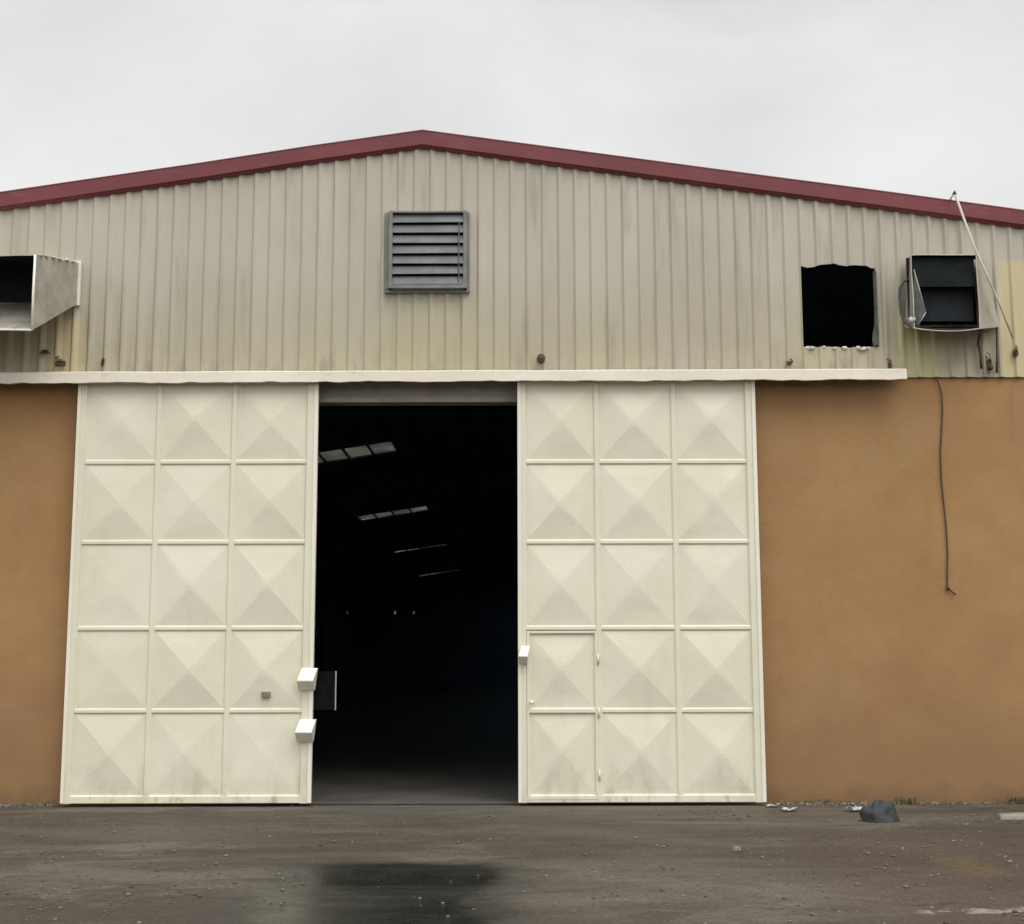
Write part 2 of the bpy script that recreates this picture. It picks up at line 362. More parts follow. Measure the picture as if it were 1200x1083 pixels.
for (xa, ya), (xc, yc) in zip(xb, xb[1:]):
    segs = [[(ZC, ZC), (ztop(xa) - .12, ztop(xc) - .12)]]
    mid = (xa + xc) / 2
    for hi_, (h0, h1, hz0, hz1) in enumerate(cuts):
        if h0 - 1e-6 < mid < h1 + 1e-6:
            def jag(x, z, e): return z + (.035 * mnoise.noise(Vector((x * 5.3, e, 2.2))) + (.03 * (1 - abs((x - h0) / (h1 - h0) * 2 - 1)) if e > 1 else 0)) if hi_ == 0 else z
            b_, t_ = segs[0] if len(segs) == 1 else segs[-1]
            segs = segs[:-1] + [[b_, (jag(xa, hz0, 0), jag(xc, hz0, 0))], [(jag(xa, hz1, 5), jag(xc, hz1, 5)), t_]]
    for b_, t_ in segs:
        nz = 6 if len(segs) == 1 else 3
        for q in range(nz):
            za0 = b_[0] + (t_[0] - b_[0]) * q / nz; zc0 = b_[1] + (t_[1] - b_[1]) * q / nz
            za1 = b_[0] + (t_[0] - b_[0]) * (q + 1) / nz; zc1 = b_[1] + (t_[1] - b_[1]) * (q + 1) / nz
            def wv(x, z): return .009 * mnoise.noise(Vector((x * .8, z * .7, 4.4)))
            m.face([(xa, ya + wv(xa, za0), za0), (xc, yc + wv(xc, zc0), zc0), (xc, yc + wv(xc, zc1), zc1), (xa, ya + wv(xa, za1), za1)])
clad = m.build('cladding', CLAD, WH, solid=.003)

# maroon barge flashing, swept along both slopes
def fprof(x):
    z = ztop(x); y = YF
    return [(x, y, z), (x, y + .01, z - .172), (x, y + .035, z - .182), (x, y + .05, z - .206), (x, y + .07, z - .206), (x, y + .055, z - .15), (x, .1, z - .06), (x, .1, z + .012), (x, y - .004, z + .012), (x, y - .006, z - .0)]
fx = [XL - .5 + i * (XR - XL + .5) / 9 for i in range(10)] + [XR + i * (XE + .5 - XR) / 9 for i in range(1, 10)]
def fpt(i):
    return [(p[0], p[1] + .008 * mnoise.noise(Vector((p[0] * .7, 1, 1))), p[2] + .012 * mnoise.noise(Vector((p[0] * .6, 3, 1))) * (0 if abs(p[0] - XR) < .1 else 1)) for p in fprof(fx[i])]
m = MB(); m.loft(len(fx), fpt); m.build('barge_board', RED, WH)

# roof: two slopes of dark sheeting, rooflights over the left slope, added ones over the right
SKX0, SKX1 = -6.05, -3.3
sk_d = [38.9, 54.5, 71.0, 90.0]; sky_y = [(d - 16.5 - h, d - 16.5 + h) for d, h in zip(sk_d, (.95, .8, .32, .36))]
def rslab(m, xa, xc, ya, yc):
    za, zc = ztop(xa) - .06, ztop(xc) - .06
    m.hexa([(xa, ya, za), (xc, ya, zc), (xc, yc, zc), (xa, yc, za), (xa, ya, za + .05), (xc, ya, zc + .05), (xc, yc, zc + .05), (xa, yc, za + .05)])
RX0, RX1 = 2.4, 8.6; r_y = [(y - 1.3, y + 1.3) for y in (14, 22, 30, 38, 46, 54.5, 64, 73, 82)]
m = MB()
yy = .103
for a, b in r_y: rslab(m, RX0, RX1, yy, a); yy = b
rslab(m, RX0, RX1, yy, YB + .4)
rslab(m, XR, RX0, .103, YB + .4); rslab(m, RX1, XE + .5, .103, YB + .4); rslab(m, XL - .5, SKX0, .103, YB + .4); rslab(m, SKX1, XR, .103, YB + .4)
yy = .103
for a, b in sky_y: rslab(m, SKX0, SKX1, yy, a); yy = b
rslab(m, SKX0, SKX1, yy, YB + .4)
roof = m.build('roof', INROOF, WH)
for (a, b), (SKX0, SKX1) in [(q, (SKX0, SKX1)) for q in sky_y] + [(q, (RX0, RX1)) for q in r_y]:
    m = MB(); za, zc = ztop(SKX0) - .005, ztop(SKX1) - .005
    m.hexa([(SKX0 - .05, a - .05, za), (SKX1 + .05, a - .05, zc), (SKX1 + .05, b + .05, zc), (SKX0 - .05, b + .05, za), (SKX0 - .05, a - .05, za + .004), (SKX1 + .05, a - .05, zc + .004), (SKX1 + .05, b + .05, zc + .004), (SKX0 - .05, b + .05, za + .004)])
    m.build('rooflight', SKYL if SKX1 < 0 else ADDEDL, roof)  # right-slope ones are unseen additions that brighten the interior
SKX0, SKX1 = -6.05, -3.3
for i in range(-14, 15):
    x = SKX1 - .69 * (i + 5) + .0
    if XL + .3 < x < XE - .3 and abs(x - XR) > .1:
        m = MB(); z = ztop(x) - .075
        m.box(x - .025, x + .025, .3, YB - .2, z - .06, z + .01); m.build('purlin', STEEL, WH)
for y in (9.0, 25.5, 41.0, 57.0, 76.5):
    m = MB()
    for sx, xe in ((-1, XL + .3), (1, XE - .3)):
        m.hexa([(xe - .12, y - .08, .036), (xe + .12, y - .08, .036), (xe + .12, y + .08, .036), (xe - .12, y + .08, .036)] + [(xe + a, y + b, ztop(xe) - .42) for a, b in ((-.12, -.08), (.12, -.08), (.12, .08), (-.12, .08))])
    for xa, xc in ((XL + .42, XR), (XR, XE - .42)):
        m.hexa([(xa, y - .08, ztop(xa) - .5), (xc, y - .08, ztop(xc) - .5), (xc, y + .08, ztop(xc) - .5), (xa, y + .08, ztop(xa) - .5), (xa, y - .08, ztop(xa) - .22), (xc, y - .08, ztop(xc) - .22), (xc, y + .08, ztop(xc) - .22), (xa, y + .08, ztop(xa) - .22)])
    m.build('portal_frame', STEEL, WH)

# long track cover over the doors: bent pale sheet with a dented lower lip
YH = -.33
hx0, hx1 = P(-160, 442, YH).x, P(1063, 438, YH).x
zt0, zt1 = P(0, 435, YH).z, P(1063, 431, YH).z
zb_0, zb_1 = P(0, 449, YH).z, P(1063, 444.5, YH).z
def lerp(a, b, q): return a + (b - a) * q
NH = 220
def hprof(i):
    q = i / (NH - 1); x = lerp(hx0, hx1, q); qq = (x - P(0, 440, YH).x) / (hx1 - P(0, 440, YH).x)
    zt, zb = lerp(zt0, zt1, qq), lerp(zb_0, zb_1, qq)
    d = .011 * mnoise.noise(Vector((x * 1.6, 0, 5))) + .012 * mnoise.noise(Vector((x * 6.1, 3, 1))) + .014 * max(0, mnoise.noise(Vector((x * 3.3, 8, 5)))); w = .012 * mnoise.noise(Vector((x * .9, 4, 2)))
    e = .006 * mnoise.noise(Vector((x * 1.1, 9, 1)))
    return [(x, YH + w, zb + d), (x, YH + w + .004, zt - .02 + e), (x, YH + .05 + w, zt + e), (x, -.072, zt + .035), (x, -.072, zt + .02), (x, YH + .055 + w, zt - .016 + e), (x, YH + .02 + w, zt - .03 + e), (x, YH + .014 + w, zb + d + .008), (x, YH + .05 + w, zb + d + .006), (x, YH + .05 + w, zb + d)]
m = MB(); m.loft(NH, hprof); m.build('track_cover', HEAD, WH)
m = MB(); m.box(hx0 + .02, hx1 - .06, -.2, -.12, zb_1 + .05, zb_1 + .1); m.build('door_track', STEEL, WH)

# louvred vent
YV = -.075
v0, v1 = P(456, 247, -.16), P(547, 338, -.16)
va, vb, vz0, vz1 = v0.x, v1.x, v1.z, v0.z
m = MB(); fw = .045
m.box(va, va + fw, -.17, -.03, vz0, vz1); m.box(vb - fw, vb, -.17, -.03, vz0, vz1)
m.box(va + .002, vb - .002, -.176, -.03, vz0 - .0, vz0 + fw); m.box(va + .002, vb - .002, -.166, -.03, vz1 - fw * .6, vz1 - .002)
m.box(va - .05, va + .003, -.10, -.03, vz0 + .01, vz1 + .004); m.box(va - .05, vb + .03, -.105, -.03, vz0 - .035, vz0 - .001); m.box(vb - .003, vb + .03, -.10, -.03, vz0 - .03, vz1 + .003)
vent = m.build('louvre_vent', LOUVFRAME, WH, bevel=.004)
m = MB(); m.box(va + fw, vb - fw, -.088, -.083, vz0 + fw, vz1 - fw * .6); m.build('shade_backing', DARK, vent)  # dark sheet painting the shade behind the slats
m = MB(); ns = 7; hh = (vz1 - fw * .6 - vz0 - fw) / ns
for i in range(ns):
    z0 = vz0 + fw + i * hh
    a, b = va + fw - .004, vb - fw + .004
    yb_, yt_ = -.158, -.10
    sg = .004 * random.uniform(-1, 1)
    m.hexa([(a, yb_, z0 + .012 + sg), (b, yb_, z0 + .012 - sg), (b, yb_ + .008, z0 + .008), (a, yb_ + .008, z0 + .008), (a, yt_ - .02, z0 + hh * .9), (b, yt_ - .02, z0 + hh * .9), (b, yt_ - .012, z0 + hh * .9), (a, yt_ - .012, z0 + hh * .9)])
m.build('slats', GREYLOUVRE, vent)
m = MB()
for fx_ in (.955,):
    x = lerp(va, vb, fx_) - .06
    m.box(x, x + .012, -.166, -.158, vz0 + fw + .04, vz1 - fw - .1)
m.build('linkage_bar', STEEL, vent)

# torn edge of the square hole
m = MB(); rr = random.Random(11)
def blob(m, c, r, sq=(1, 1, 1), n=10, seed=0, amp=.35):
    v, f = [], []
    for i in range(1, n // 2):
        th = math.pi * i / (n // 2)
        for j in range(n):
            ph = 2 * math.pi * j / n; d = Vector((math.sin(th) * math.cos(ph), math.sin(th) * math.sin(ph), math.cos(th)))
            k = r * (1 + amp * mnoise.noise(d * 1.7 + Vector((seed, seed * .7, 3))))
            v.append((c[0] + d.x * k * sq[0], c[1] + d.y * k * sq[1], c[2] + d.z * k * sq[2]))
    rings = n // 2 - 1
    for i in range(rings - 1):
        for j in range(n): f.append((i * n + j, i * n + (j + 1) % n, (i + 1) * n + (j + 1) % n, (i + 1) * n + j))
    t_ = len(v); v.append((c[0], c[1], c[2] + r * sq[2])); b_ = len(v); v.append((c[0], c[1], c[2] - r * sq[2]))
    for j in range(n): f.append((t_, j, (j + 1) % n)); f.append((b_, (rings - 1) * n + (j + 1) % n, (rings - 1) * n + j))
    m.mesh(v, f, True)
for px, r in ((946, .032), (952, .025), (965, .018), (978, .02), (990, .022), (1006, .028), (1012, .03), (1018, .02)):
    p = P(px, 407.5, -.05); m = MB(); blob(m, (p.x, p.y, p.z + rr.uniform(-.02, .012)), r, (1.3, .8, .8), seed=px, amp=.9); m.build('broken_mortar', PLASTER, WH)
m = MB(); a, b = P(1021, 318, -.06), P(1029, 405, -.08)
N = 12; pts = []
for i in range(N):
    q = i / (N - 1); z = lerp(a.z, b.z, q); w = .025 + .03 * abs(mnoise.noise(Vector((q * 6, 2, 1)))) + (.03 if q > .8 else 0)
    pts.append(((HOLE[1] + .012, -.04, z), (HOLE[1] - w * .4, -.085, z + .01), (HOLE[1] - w, -.03, z)))
for p, q in zip(pts, pts[1:]):
    m.face([p[0], p[1], q[1], q[0]]); m.face([p[1], p[2], q[2], q[1]])
m.build('torn_flap', simple('dark_green_edge', (.07, .075, .05), (.13, .13, .09), 9, .7), WH, solid=.004)
# small fixings left on the cladding
def bracket(px, py, w, h, mat=RUST):
    p = P(px, py, -.09); m = MB(); q = random.Random(px)
    m.box(p.x - w * .3, p.x + w * .3, -.075, -.056, p.z - h * .5, p.z + h * .15)
    m.box(p.x - w * .12, p.x + w * .25, -.13, -.074, p.z - h * .48, p.z - h * .3)
    for k in range(3):
        a = [p + Vector((q.uniform(-.2, .2) * w, .01, q.uniform(-.1, .5) * h))]
        for n in range(4): a.append(a[-1] + Vector((q.uniform(-.3, .3) * w, q.uniform(-.02, .012), q.uniform(-.35, .2) * h)))
        m.tube(a, .007, 5)
    m.build('bracket', mat, WH)
for a in ((925, 424, .1, .07), (1043, 426, .07, .10), (52, 411, .12, .06), (70, 424, .2, .09), (1190, 411, .07, .14), (1160, 424, .09, .2), (120, 422, .05, .12)): bracket(*a)
p = P(634, 420, -.09); m = MB(); m.tube([(p.x, -.02, p.z), (p.x, -.13, p.z), (p.x, -.135, p.z)], [.05, .05, .04], 14)
m.tube([(p.x, -.10, p.z), (p.x, -.145, p.z - .015)], [.025, .02], 8); m.build('pipe_stub', RUST, WH)

# ------------------------------------------------------------------ sliding doors
YD = -.14          # back of leaf
def sliding_door(xa, xc, zt, colx, rowz, label, wicket=None, name='sliding_door', flat={}):
    """colx: panel boundary centres (4), rowz: panel boundary centres (6, top to bottom)"""
    root = empty(name, ((xa + xc) / 2, YD, .03), label, 'sliding door')
    zb = .035; m = MB(); yf = YD - .075
    w0 = colx[0] - xa; w1 = xc - colx[3]; hb = .045
    # sheet behind, outer stiles, rails, mullions
    m.box(xa + .01, xc - .01, YD - .012, YD, zb + .01, zt - .01)
    m.box(xa, colx[0] + .015, yf, YD - .0, zb, zt); m.box(colx[3] - .015, xc, yf, YD - .0, zb, zt)
    for i in (1, 2): m.box(colx[i] - .028, colx[i] + .028, yf + .010, YD - .013, zb + .003, zt - .004)
    for k, z in enumerate(rowz):
        m.box(colx[0] + .004, colx[3] - .004, yf + (.014 if 0 < k < 5 else .006), YD - .014, (z - .019) if k < 5 else zb + .005, z + .019)
    fr = m.build('frame', FRAME if False else DOOR, root, bevel=.005)
    # narrow whiter outer edge trims
    m = MB()
    m.box(xa - .004, xa + .035, yf - .012, YD - .02, zb + .006, zt - .006); m.box(xc - .042, xc + .004, yf - .012, YD - .02, zb + .006, zt - .006)
    m.build('edge_trim', FRAME, root, bevel=.004)
    rg = random.Random(int(xa * 100))
    def pan(m, a, b, z0, z1, h, k_=0):
        """raised pyramid with a turned lip"""
        y0 = yf + .036; lp = .015
        cx, cz = (a + b) / 2 + rg.uniform(-.035, .035), (z0 + z1) / 2 + rg.uniform(-.03, .035)
        def gridpt(u, v_):
            x = lerp(a + lp, b - lp, u); z = lerp(z0 + lp, z1 - lp, v_)
            du = u / ((cx - a) / (b - a)) if x < cx else (1 - u) / ((b - cx) / (b - a))
            dv = v_ / ((cz - z0) / (z1 - z0)) if z < cz else (1 - v_) / ((z1 - cz) / (z1 - z0))
            k = max(0, min(1, min(du, dv))); k = k - .03 * max(0, k - .8) / .2
            return (x, y0 - .004 - h * k + .009 * mnoise.noise(Vector((x * 2.1, z * 2.1, 7))) * min(1, 6 * min(u, 1 - u, v_, 1 - v_)), z)
        N = 16; g = [[gridpt(i / N, j / N) for i in range(N + 1)] for j in range(N + 1)]
        vv = [p for r_ in g for p in r_]
        ff = []
        for j in range(N):
            for i in range(N):
                q = [j * (N + 1) + i, j * (N + 1) + i + 1, (j + 1) * (N + 1) + i + 1, (j + 1) * (N + 1) + i]
                if (i < N // 2) == (j < N // 2): ff += [(q[0], q[1], q[2]), (q[0], q[2], q[3])]
                else: ff += [(q[0], q[1], q[3]), (q[1], q[2], q[3])]
        m.mesh(vv, ff)
        # lip going back into the frame
        yo = yf + .017; o = [(a, yo, z0), (b, yo, z0), (b, yo, z1), (a, yo, z1)]
        c_ = [g[0][0], g[0][N], g[N][N], g[N][0]]
        for i in range(4): m.face([o[i], o[(i + 1) % 4], c_[(i + 1) % 4], c_[i]])
    for r_ in range(5):
        for c_ in range(3):
            a = colx[c_] + (.015 if c_ == 0 else .028); b = colx[c_ + 1] - (.015 if c_ == 2 else .028)
            if wicket and c_ == 0 and r_ >= 3: continue
            m = MB(); pan(m, a, b, rowz[r_ + 1] + .019, rowz[r_] - .019, flat.get((r_, c_), rg.choice([.05, .056, .06, .046, .053, .04])))
            m.build('panel', DOOR, root)
    if wicket:
        a, b = colx[0] + .018, colx[1] - .020; z1 = rowz[3] - .030; z0 = zb + .035; zm = rowz[4]
        m = MB(); ys_ = yf - .002
        m.box(a, a + .03, ys_, yf + .045, z0, z1); m.box(b - .03, b, ys_, yf + .045, z0, z1)
        for zz in ((z1 - .03, z1 - .002), (zm - .022, zm + .022), (z0 + .002, z0 + .045)): m.box(a + .026, b - .026, ys_ + .003, yf + .044, *zz)
        wk = m.build('wicket_door', DOOR, root, bevel=.004)
        for zz0, zz1 in ((zm + .022, z1 - .03), (z0 + .045, zm - .022)):
            m = MB(); pan(m, a + .03, b - .03, zz0, zz1, .05); m.build('panel', DOOR, wk)
        for zz in (z1 - .33, zm - .02, z0 + .28):
            m = MB(); m.tube([(b + .008, yf - .012, zz - .055), (b + .008, yf - .012, zz + .055)], .013, 10); m.build('hinge', DOOR, wk)
        h_ = P(623, 823, yf); m = MB(); m.tube([(h_.x, ys_ + .004, h_.z), (h_.x, ys_ - .035, h_.z)], .012, 10); m.tube([(h_.x, ys_ - .03, h_.z), (h_.x, ys_ - .042, h_.z), (h_.x, ys_ - .055, h_.z)], [.02, .026, .016], 12); m.build('handle', LOCK, wk)
    return root, yf
def lock_shroud(px, py0, py1, wpx, root, yf):
    """sloping-roofed padlock shroud: face tipped up above, undercut below"""
    a, b = P(px - wpx / 2, (py0 + py1) / 2, yf - .1), P(px + wpx / 2, (py0 + py1) / 2, yf - .1)
    zt, zb = P(px, py0, yf - .02).z, P(px, py1, yf - .08).z; zm = P(px, lerp(py0, py1, .55), yf - .17).z
    sh = .03
    pr = [(yf + .01, zt), (yf - .02, zt), (yf - .17, zm + .006), (yf - .172, zm - .012), (yf - .03, zb), (yf + .01, zb)]
    m = MB(); n = len(pr)
    vv = [(a.x + (sh if i_ < 2 else 0), y, z) for i_, (y, z) in enumerate(pr)] + [(b.x + (sh if i_ < 2 else 0), y, z) for i_, (y, z) in enumerate(pr)]
    m.mesh(vv, [tuple(range(n)), tuple(range(2 * n - 1, n - 1, -1))] + [(i, i + n, (i + 1) % n + n, (i + 1) % n) for i in range(n)])
    return m.build('lock_shroud', LOCK, root, bevel=.005)

# left leaf
yf_ = YD - .075
def cx_(px, py): return P(px, py, yf_).x
lx0 = (cx_(93, 452) + cx_(70, 940)) / 2; lx1 = (cx_(374, 452) + cx_(363, 940)) / 2
cols = [lx0 + .09] + [(cx_(a, 541) + cx_(b, 833)) / 2 for a, b in ((184.5, 174), (273, 265.5))] + [lx1 - .11]
rows = [P(230, y, yf_).z for y in (447, 541.5, 635.5, 736.5, 833.5)] + [.10]
zt_ = P(230, 441, yf_).z
LD, yf = sliding_door(lx0, lx1, zt_, cols, rows, 'cream sliding door of raised pyramid panels on the left, with two white lock shrouds on its edge', flat={(2, 0): .022, (3, 0): .02, (4, 2): .024, (0, 0): .036})
lock_shroud(358.5, 783, 809, 19, LD, yf); lock_shroud(356.5, 843, 870, 19.5, LD, yf)
p = P(312, 814, yf); m = MB(); m.box(p.x - .05, p.x + .05, yf - .022, yf + .03, p.z - .035, p.z + .035); m.box(p.x - .018, p.x - .006, yf - .028, yf - .02, p.z - .025, p.z + .02); m.tube([(p.x + .025, yf - .02, p.z), (p.x + .025, yf - .03, p.z)], .012, 10)
m.build('lock_plate', simple('tarnished_brass', (.15, .13, .10), (.24, .21, .17), 20, .5), LD, bevel=.003)
# dark strike plate standing off the back of the left leaf, folded edge in paler metal to look lit
a, b = P(366, 787, -.06), P(394, 832, -.06)
m = MB(); m.box(a.x - .12, b.x - .012, -.075, -.06, b.z, a.z); m.box(a.x - .12, a.x - .05, -.14, -.074, b.z + .05, a.z - .05)
sp_ = m.build('strike_plate', simple('soot_black_steel', (.004, .004, .005), (.007, .007, .008), 6, .8, spec=.08), LD, bevel=.003)
m = MB(); m.box(b.x - .016, b.x, -.085, -.07, b.z - .005, a.z + .005); m.build('folded_edge', GALV, sp_, bevel=.004)

# right leaf with wicket door
rx0 = (cx_(607, 452) + cx_(607.5, 940)) / 2; rx1 = (cx_(883, 452) + cx_(899, 938)) / 2
cols = [rx0 + .08] + [(cx_(a, 541) + cx_(b, 833)) / 2 for a, b in ((699, 703.5), (789.5, 797))] + [rx1 - .10]
rows = [P(745, y, yf_).z for y in (446, 541, 635, 736, 833)] + [.10]
RD, yf = sliding_door(rx0, rx1, zt_ + .01, cols, rows, 'cream sliding door of raised pyramid panels on the right, with a small walk-through door cut into it', wicket=True)
lock_shroud(613, 757, 778, 10.5, RD, yf)

# ------------------------------------------------------------------ ducts
def duct(name, wall, front, yw, yfr, label, flange=.04, sag=0.0, nip=0.0):
    """open hood: wall = (x0,x1,z0,z1) on the cladding, front = the mouth"""
    root = empty(name, ((wall[0] + wall[1]) / 2, yw, wall[2]), label, 'air duct')
    def rect_(r, y, ins=0): return [Vector((r[0] + ins, y, r[2] + ins)), Vector((r[1] - ins, y, r[2] + ins)), Vector((r[1] - ins, y, r[3] - ins)), Vector((r[0] + ins, y, r[3] - ins))]
    th = .012; m = MB(); N = 8
    def ring(r0_, r1_, q, ins):
        a, b = rect_(r0_, yw, ins), rect_(r1_, yfr, ins); pts = []; a[2].x -= nip; a[3].x += nip * .5
        c = [a[i].lerp(b[i], q) for i in range(4)]
        for i in range(4):
            for k in range(N):
                p = c[i].lerp(c[(i + 1) % 4], k / N); e = .012 * mnoise.noise(p * 2.3)
                if i == 0: p = p + Vector((0, 0, -sag * math.sin(math.pi * k / N) * q))
                pts.append(p + Vector((e, 0, e)))
        return pts
    st = [0, .25, .5, .75, 1.0]
    outer = [ring(wall, front, q, 0) for q in st]; inner = [ring(wall, front, q, th) for q in st]
    n = 4 * N
    shade_lining = MB()  # dark skin on inner faces, painted in place of shade
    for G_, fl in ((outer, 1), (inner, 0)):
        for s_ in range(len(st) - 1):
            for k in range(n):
                (m if fl or (k < N and name == 'air_hood') else shade_lining).face([G_[s_][k], G_[s_][(k + 1) % n], G_[s_ + 1][(k + 1) % n], G_[s_ + 1][k]])
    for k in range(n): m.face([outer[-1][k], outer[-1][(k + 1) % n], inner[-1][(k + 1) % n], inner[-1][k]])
    body = m.build('hood', GALV, root); shade_lining.build('shade_lining', DARK, root)
    m = MB(); f_ = flange; r = wall
    m.box(r[0] - f_, r[0] + .01, yw - .01, yw + .04, r[2] - f_, r[3] + f_); m.box(r[1] - .01, r[1] + f_, yw - .01, yw + .04, r[2] - f_, r[3] + f_)
    m.box(r[0] + .01, r[1] - .01, yw - .007, yw + .04, r[2] - f_, r[2] + .01); m.box(r[0] + .01, r[1] - .01, yw - .007, yw + .04, r[3] - .01, r[3] + f_)
    if not nip: m.build('flange', FRAME, root, bevel=.004)
    return root
yw, yq = -.09, -1.05
wl = (P(-150, 330, yw).x, P(92, 330, yw).x, P(80, 356, yw).z, P(80, 308, yw).z)
fl_ = (P(-120, 330, yq).x, P(40, 340, yq).x, P(30, 387, yq).z, P(30, 299, yq).z)
HL = duct('air_hood', wl, fl_, yw, yq, 'dented galvanised air hood jutting from the gable beside the roof edge on the far left', flange=.022)
m = MB(); m.box(wl[0], wl[1], .04, .6, wl[2] - .1, wl[2] - .05)
m2 = MB(); e = fl_
m2.tube([(e[1] - .006, yq - .006, e[3]), (e[1] - .006, yq - .008, (e[2] + e[3]) / 2), (e[1] + .0, yq - .006, e[2])], .014, 8); m2.tube([(e[0], yq - .006, e[2]), ((e[0] + e[1]) / 2, yq - .008, e[2] + .012), (e[1], yq - .006, e[2])], .013, 8)
m2.build('rolled_rim', LOCK, HL)
for q in (.1, .22, .38, .52, .7, .85):
    m = MB(); c = Vector((fl_[1], yq, fl_[3])).lerp(Vector((wl[1], yw, wl[3])), q); blob(m, (c.x, c.y, c.z + .004), .028, (1.1, 1.6, .5), 10, q * 30, 1.0); m.build('torn_sealant', PLASTER, HL)
m = MB(); m.box(wl[0] + .02, wl[1] - .02, yw - .045, yw - .035, wl[2] + .02, wl[3] - .02); m.build('shade_back', DARK, HL)  # added dark plate, the hood's shaded depth as colour

yq = -.5
wr = (P(1058, 340, yw).x, P(1169, 340, yw).x, P(1100, 384, yw).z, P(1100, 303, yw).z)
fr_ = (P(1069, 340, yq).x, P(1147, 340, yq).x, P(1100, 385, yq).z, P(1100, 298, yq).z)
HR = duct('air_duct', wr, fr_, yw, yq, 'square galvanised duct stub with sagging lower lip beside the open square hole', flange=.012, sag=.04, nip=.16)
m = MB()
m.tube([P(1066, 327, -.3), P(1059, 330, -.3), P(1054.5, 337, -.3), P(1054, 350, -.3), P(1056, 367, -.3), P(1061, 378, -.32), P(1068, 383, -.38), P(1076, 382, -.45)], .017, 8)
m.build('pipe', STEEL, HR)
m = MB(); fa, fb, fc, fd = P(1071, 316, -.5), P(1085, 366, -.52), P(1076, 381, -.51), P(1070, 372, -.49)
m.face([fa, fb, fc]); m.face([fa, fc, fd]); m.build('bent_flap', simple('dull_zinc', (.03, .037, .036), (.05, .06, .057), 6, .5), HR, solid=.006)
m = MB(); m.tube([fa, fb], .006, 6); m.tube([fb, fc], .006, 6); p = P(1068, 375, -.5); blob(m, p, .04, (1, .7, 1.1), 12, 3, .9); m.build('flap_rim', GALV, HR)
m = MB(); m.box(fr_[0] + .02, fr_[1] - .02, -.44, -.43, lerp(fr_[2], fr_[3], .58), fr_[3] - .02); m.build('shade_plate', simple('shade_plate_tone', (.010, .014, .013), (.016, .021, .020), 5, .9, spec=.08), HR)  # added plate, dim tone of the upper mouth put into its colour
m = MB(); m.box(fr_[0] + .005, fr_[1] - .005, -.29, -.28, wr[2] + .03, wr[3] - .05); m.build('shade_back', DARK, HR)  # added dark plate standing for the shaded depth of the stub
m = MB(); a = P(1147, 391, -.4); m.tube([a, P(1158, 388, -.25), P(1168, 384, -.1), P(1168.5, 420, -.085), P(1168, 437, -.085)], .013, 6); m.tube([P(1149, 388, -.3), P(1146, 402, -.09), P(1149, 415, -.085), P(1150, 432, -.085)], .016, 6)
m.build('stay_wire', RUST, HR)

# bleached pole hooked over the roof edge
pts = [P(1187, 397, -.12), P(1174, 363, -.3), P(1159, 328, -.49), P(1141, 288, -.50), P(1128, 252, -.43), P(1118.5, 226, -.36), P(1114.5, 232, -.15), P(1111, 241, -.0)]
m = MB(); m.tube(pts, [.010, .012, .013, .014, .014, .014, .013, .012], 10)
pole = m.build('hooked_pole', POLE); tag(pole, 'thin bleached pole hooked over the maroon roof edge beside the duct stub', 'pole'); own(pole)
m = MB(); c = pts[5]; o_ = pole.location
m.tube([c + Vector((-.012, .01, -.02)), c + Vector((-.002, -.006, .012)), c + Vector((.012, 0, -.03))], [.018, .021, .018], 8); hk = m.build('hook', STEEL, pole)

# dark cable hanging down the brown wall
cp = [(1096, 440, -.05), (1100, 450, -.04), (1103.5, 462, -.03), (1104.5, 480, -.022), (1103.5, 505, -.02), (1102, 530, -.02), (1103, 560, -.02), (1106, 590, -.022), (1109, 620, -.022), (1110.5, 650, -.022), (1110, 675, -.022), (1110.5, 688, -.025), (1115, 693, -.03), (1120, 697, -.035)]
m = MB(); m.tube([P(*q) for q in cp], .009, 8); m.tube([P(1110.5, 685, -.027), P(1110.5, 692, -.03)], .014, 8)
own(tag(m.build('hanging_cable', BLACKC), 'dark brown cable hanging loose down the brown rendered wall', 'cable'))

# ------------------------------------------------------------------ litter, stones, weeds
g = G(1039, 967); m = MB()
v, f = [], []; n = 26; rings = 13
for i in range(rings + 1):
    th = math.pi * .5 * i / rings
    for j in range(n):
        ph = 2 * math.pi * j / n; d = Vector((math.cos(ph) * math.cos(th), math.sin(ph) * math.cos(th), math.sin(th)))
        q = 1 + .30 * mnoise.noise(d * 1.9 + Vector((3, 1, 0))) + .12 * mnoise.noise(d * 4.3 + Vector((1, 1, 5)))
        fold = 1 + .07 * math.sin(ph * 9 + 4 * d.z)
        v.append((g.x + d.x * .185 * q * fold, g.y + .26 + d.y * .15 * q * fold, max(-.01, d.z * .215 * q)))
for i in range(rings):
    for j in range(n): f.append((i * n + j, i * n + (j + 1) % n, (i + 1) * n + (j + 1) % n, (i + 1) * n + j))
m.mesh(v, f, True)
sk = m.build('plastic_sack', SACK); own(tag(sk, 'crumpled dark blue-grey plastic sack slumped at the foot of the brown wall', 'sack'))

def scrap(px, py, w, label, seed):
    g = G(px, py); m = MB(); N = 5
    vv = [(g.x + (i / N - .5) * w + .01 * mnoise.noise(Vector((i, j, seed))), g.y + (j / N - .5) * w * .8, .012 + abs(.09 * w / .2 * mnoise.noise(Vector((i * .6, j * .6, seed + .5))))) for j in range(N + 1) for i in range(N + 1)]
    m.mesh(vv, [(j * (N + 1) + i, j * (N + 1) + i + 1, (j + 1) * (N + 1) + i + 1, (j + 1) * (N + 1) + i) for j in range(N) for i in range(N)])
    o = m.build('paper_scrap', PAPER, solid=.004); return own(tag(o, label, 'litter', 'white litter along the foot of the right wall'))
scrap(905.5, 946, .14, 'crumpled white scrap lying at the outer bottom corner of the right sliding door', 3)
scrap(925, 951, .15, 'white scrap between the right sliding door and the rubble along the brown wall', 9)
scrap(1001, 951, .17, 'white scrap lying just left of the dark plastic sack', 14)
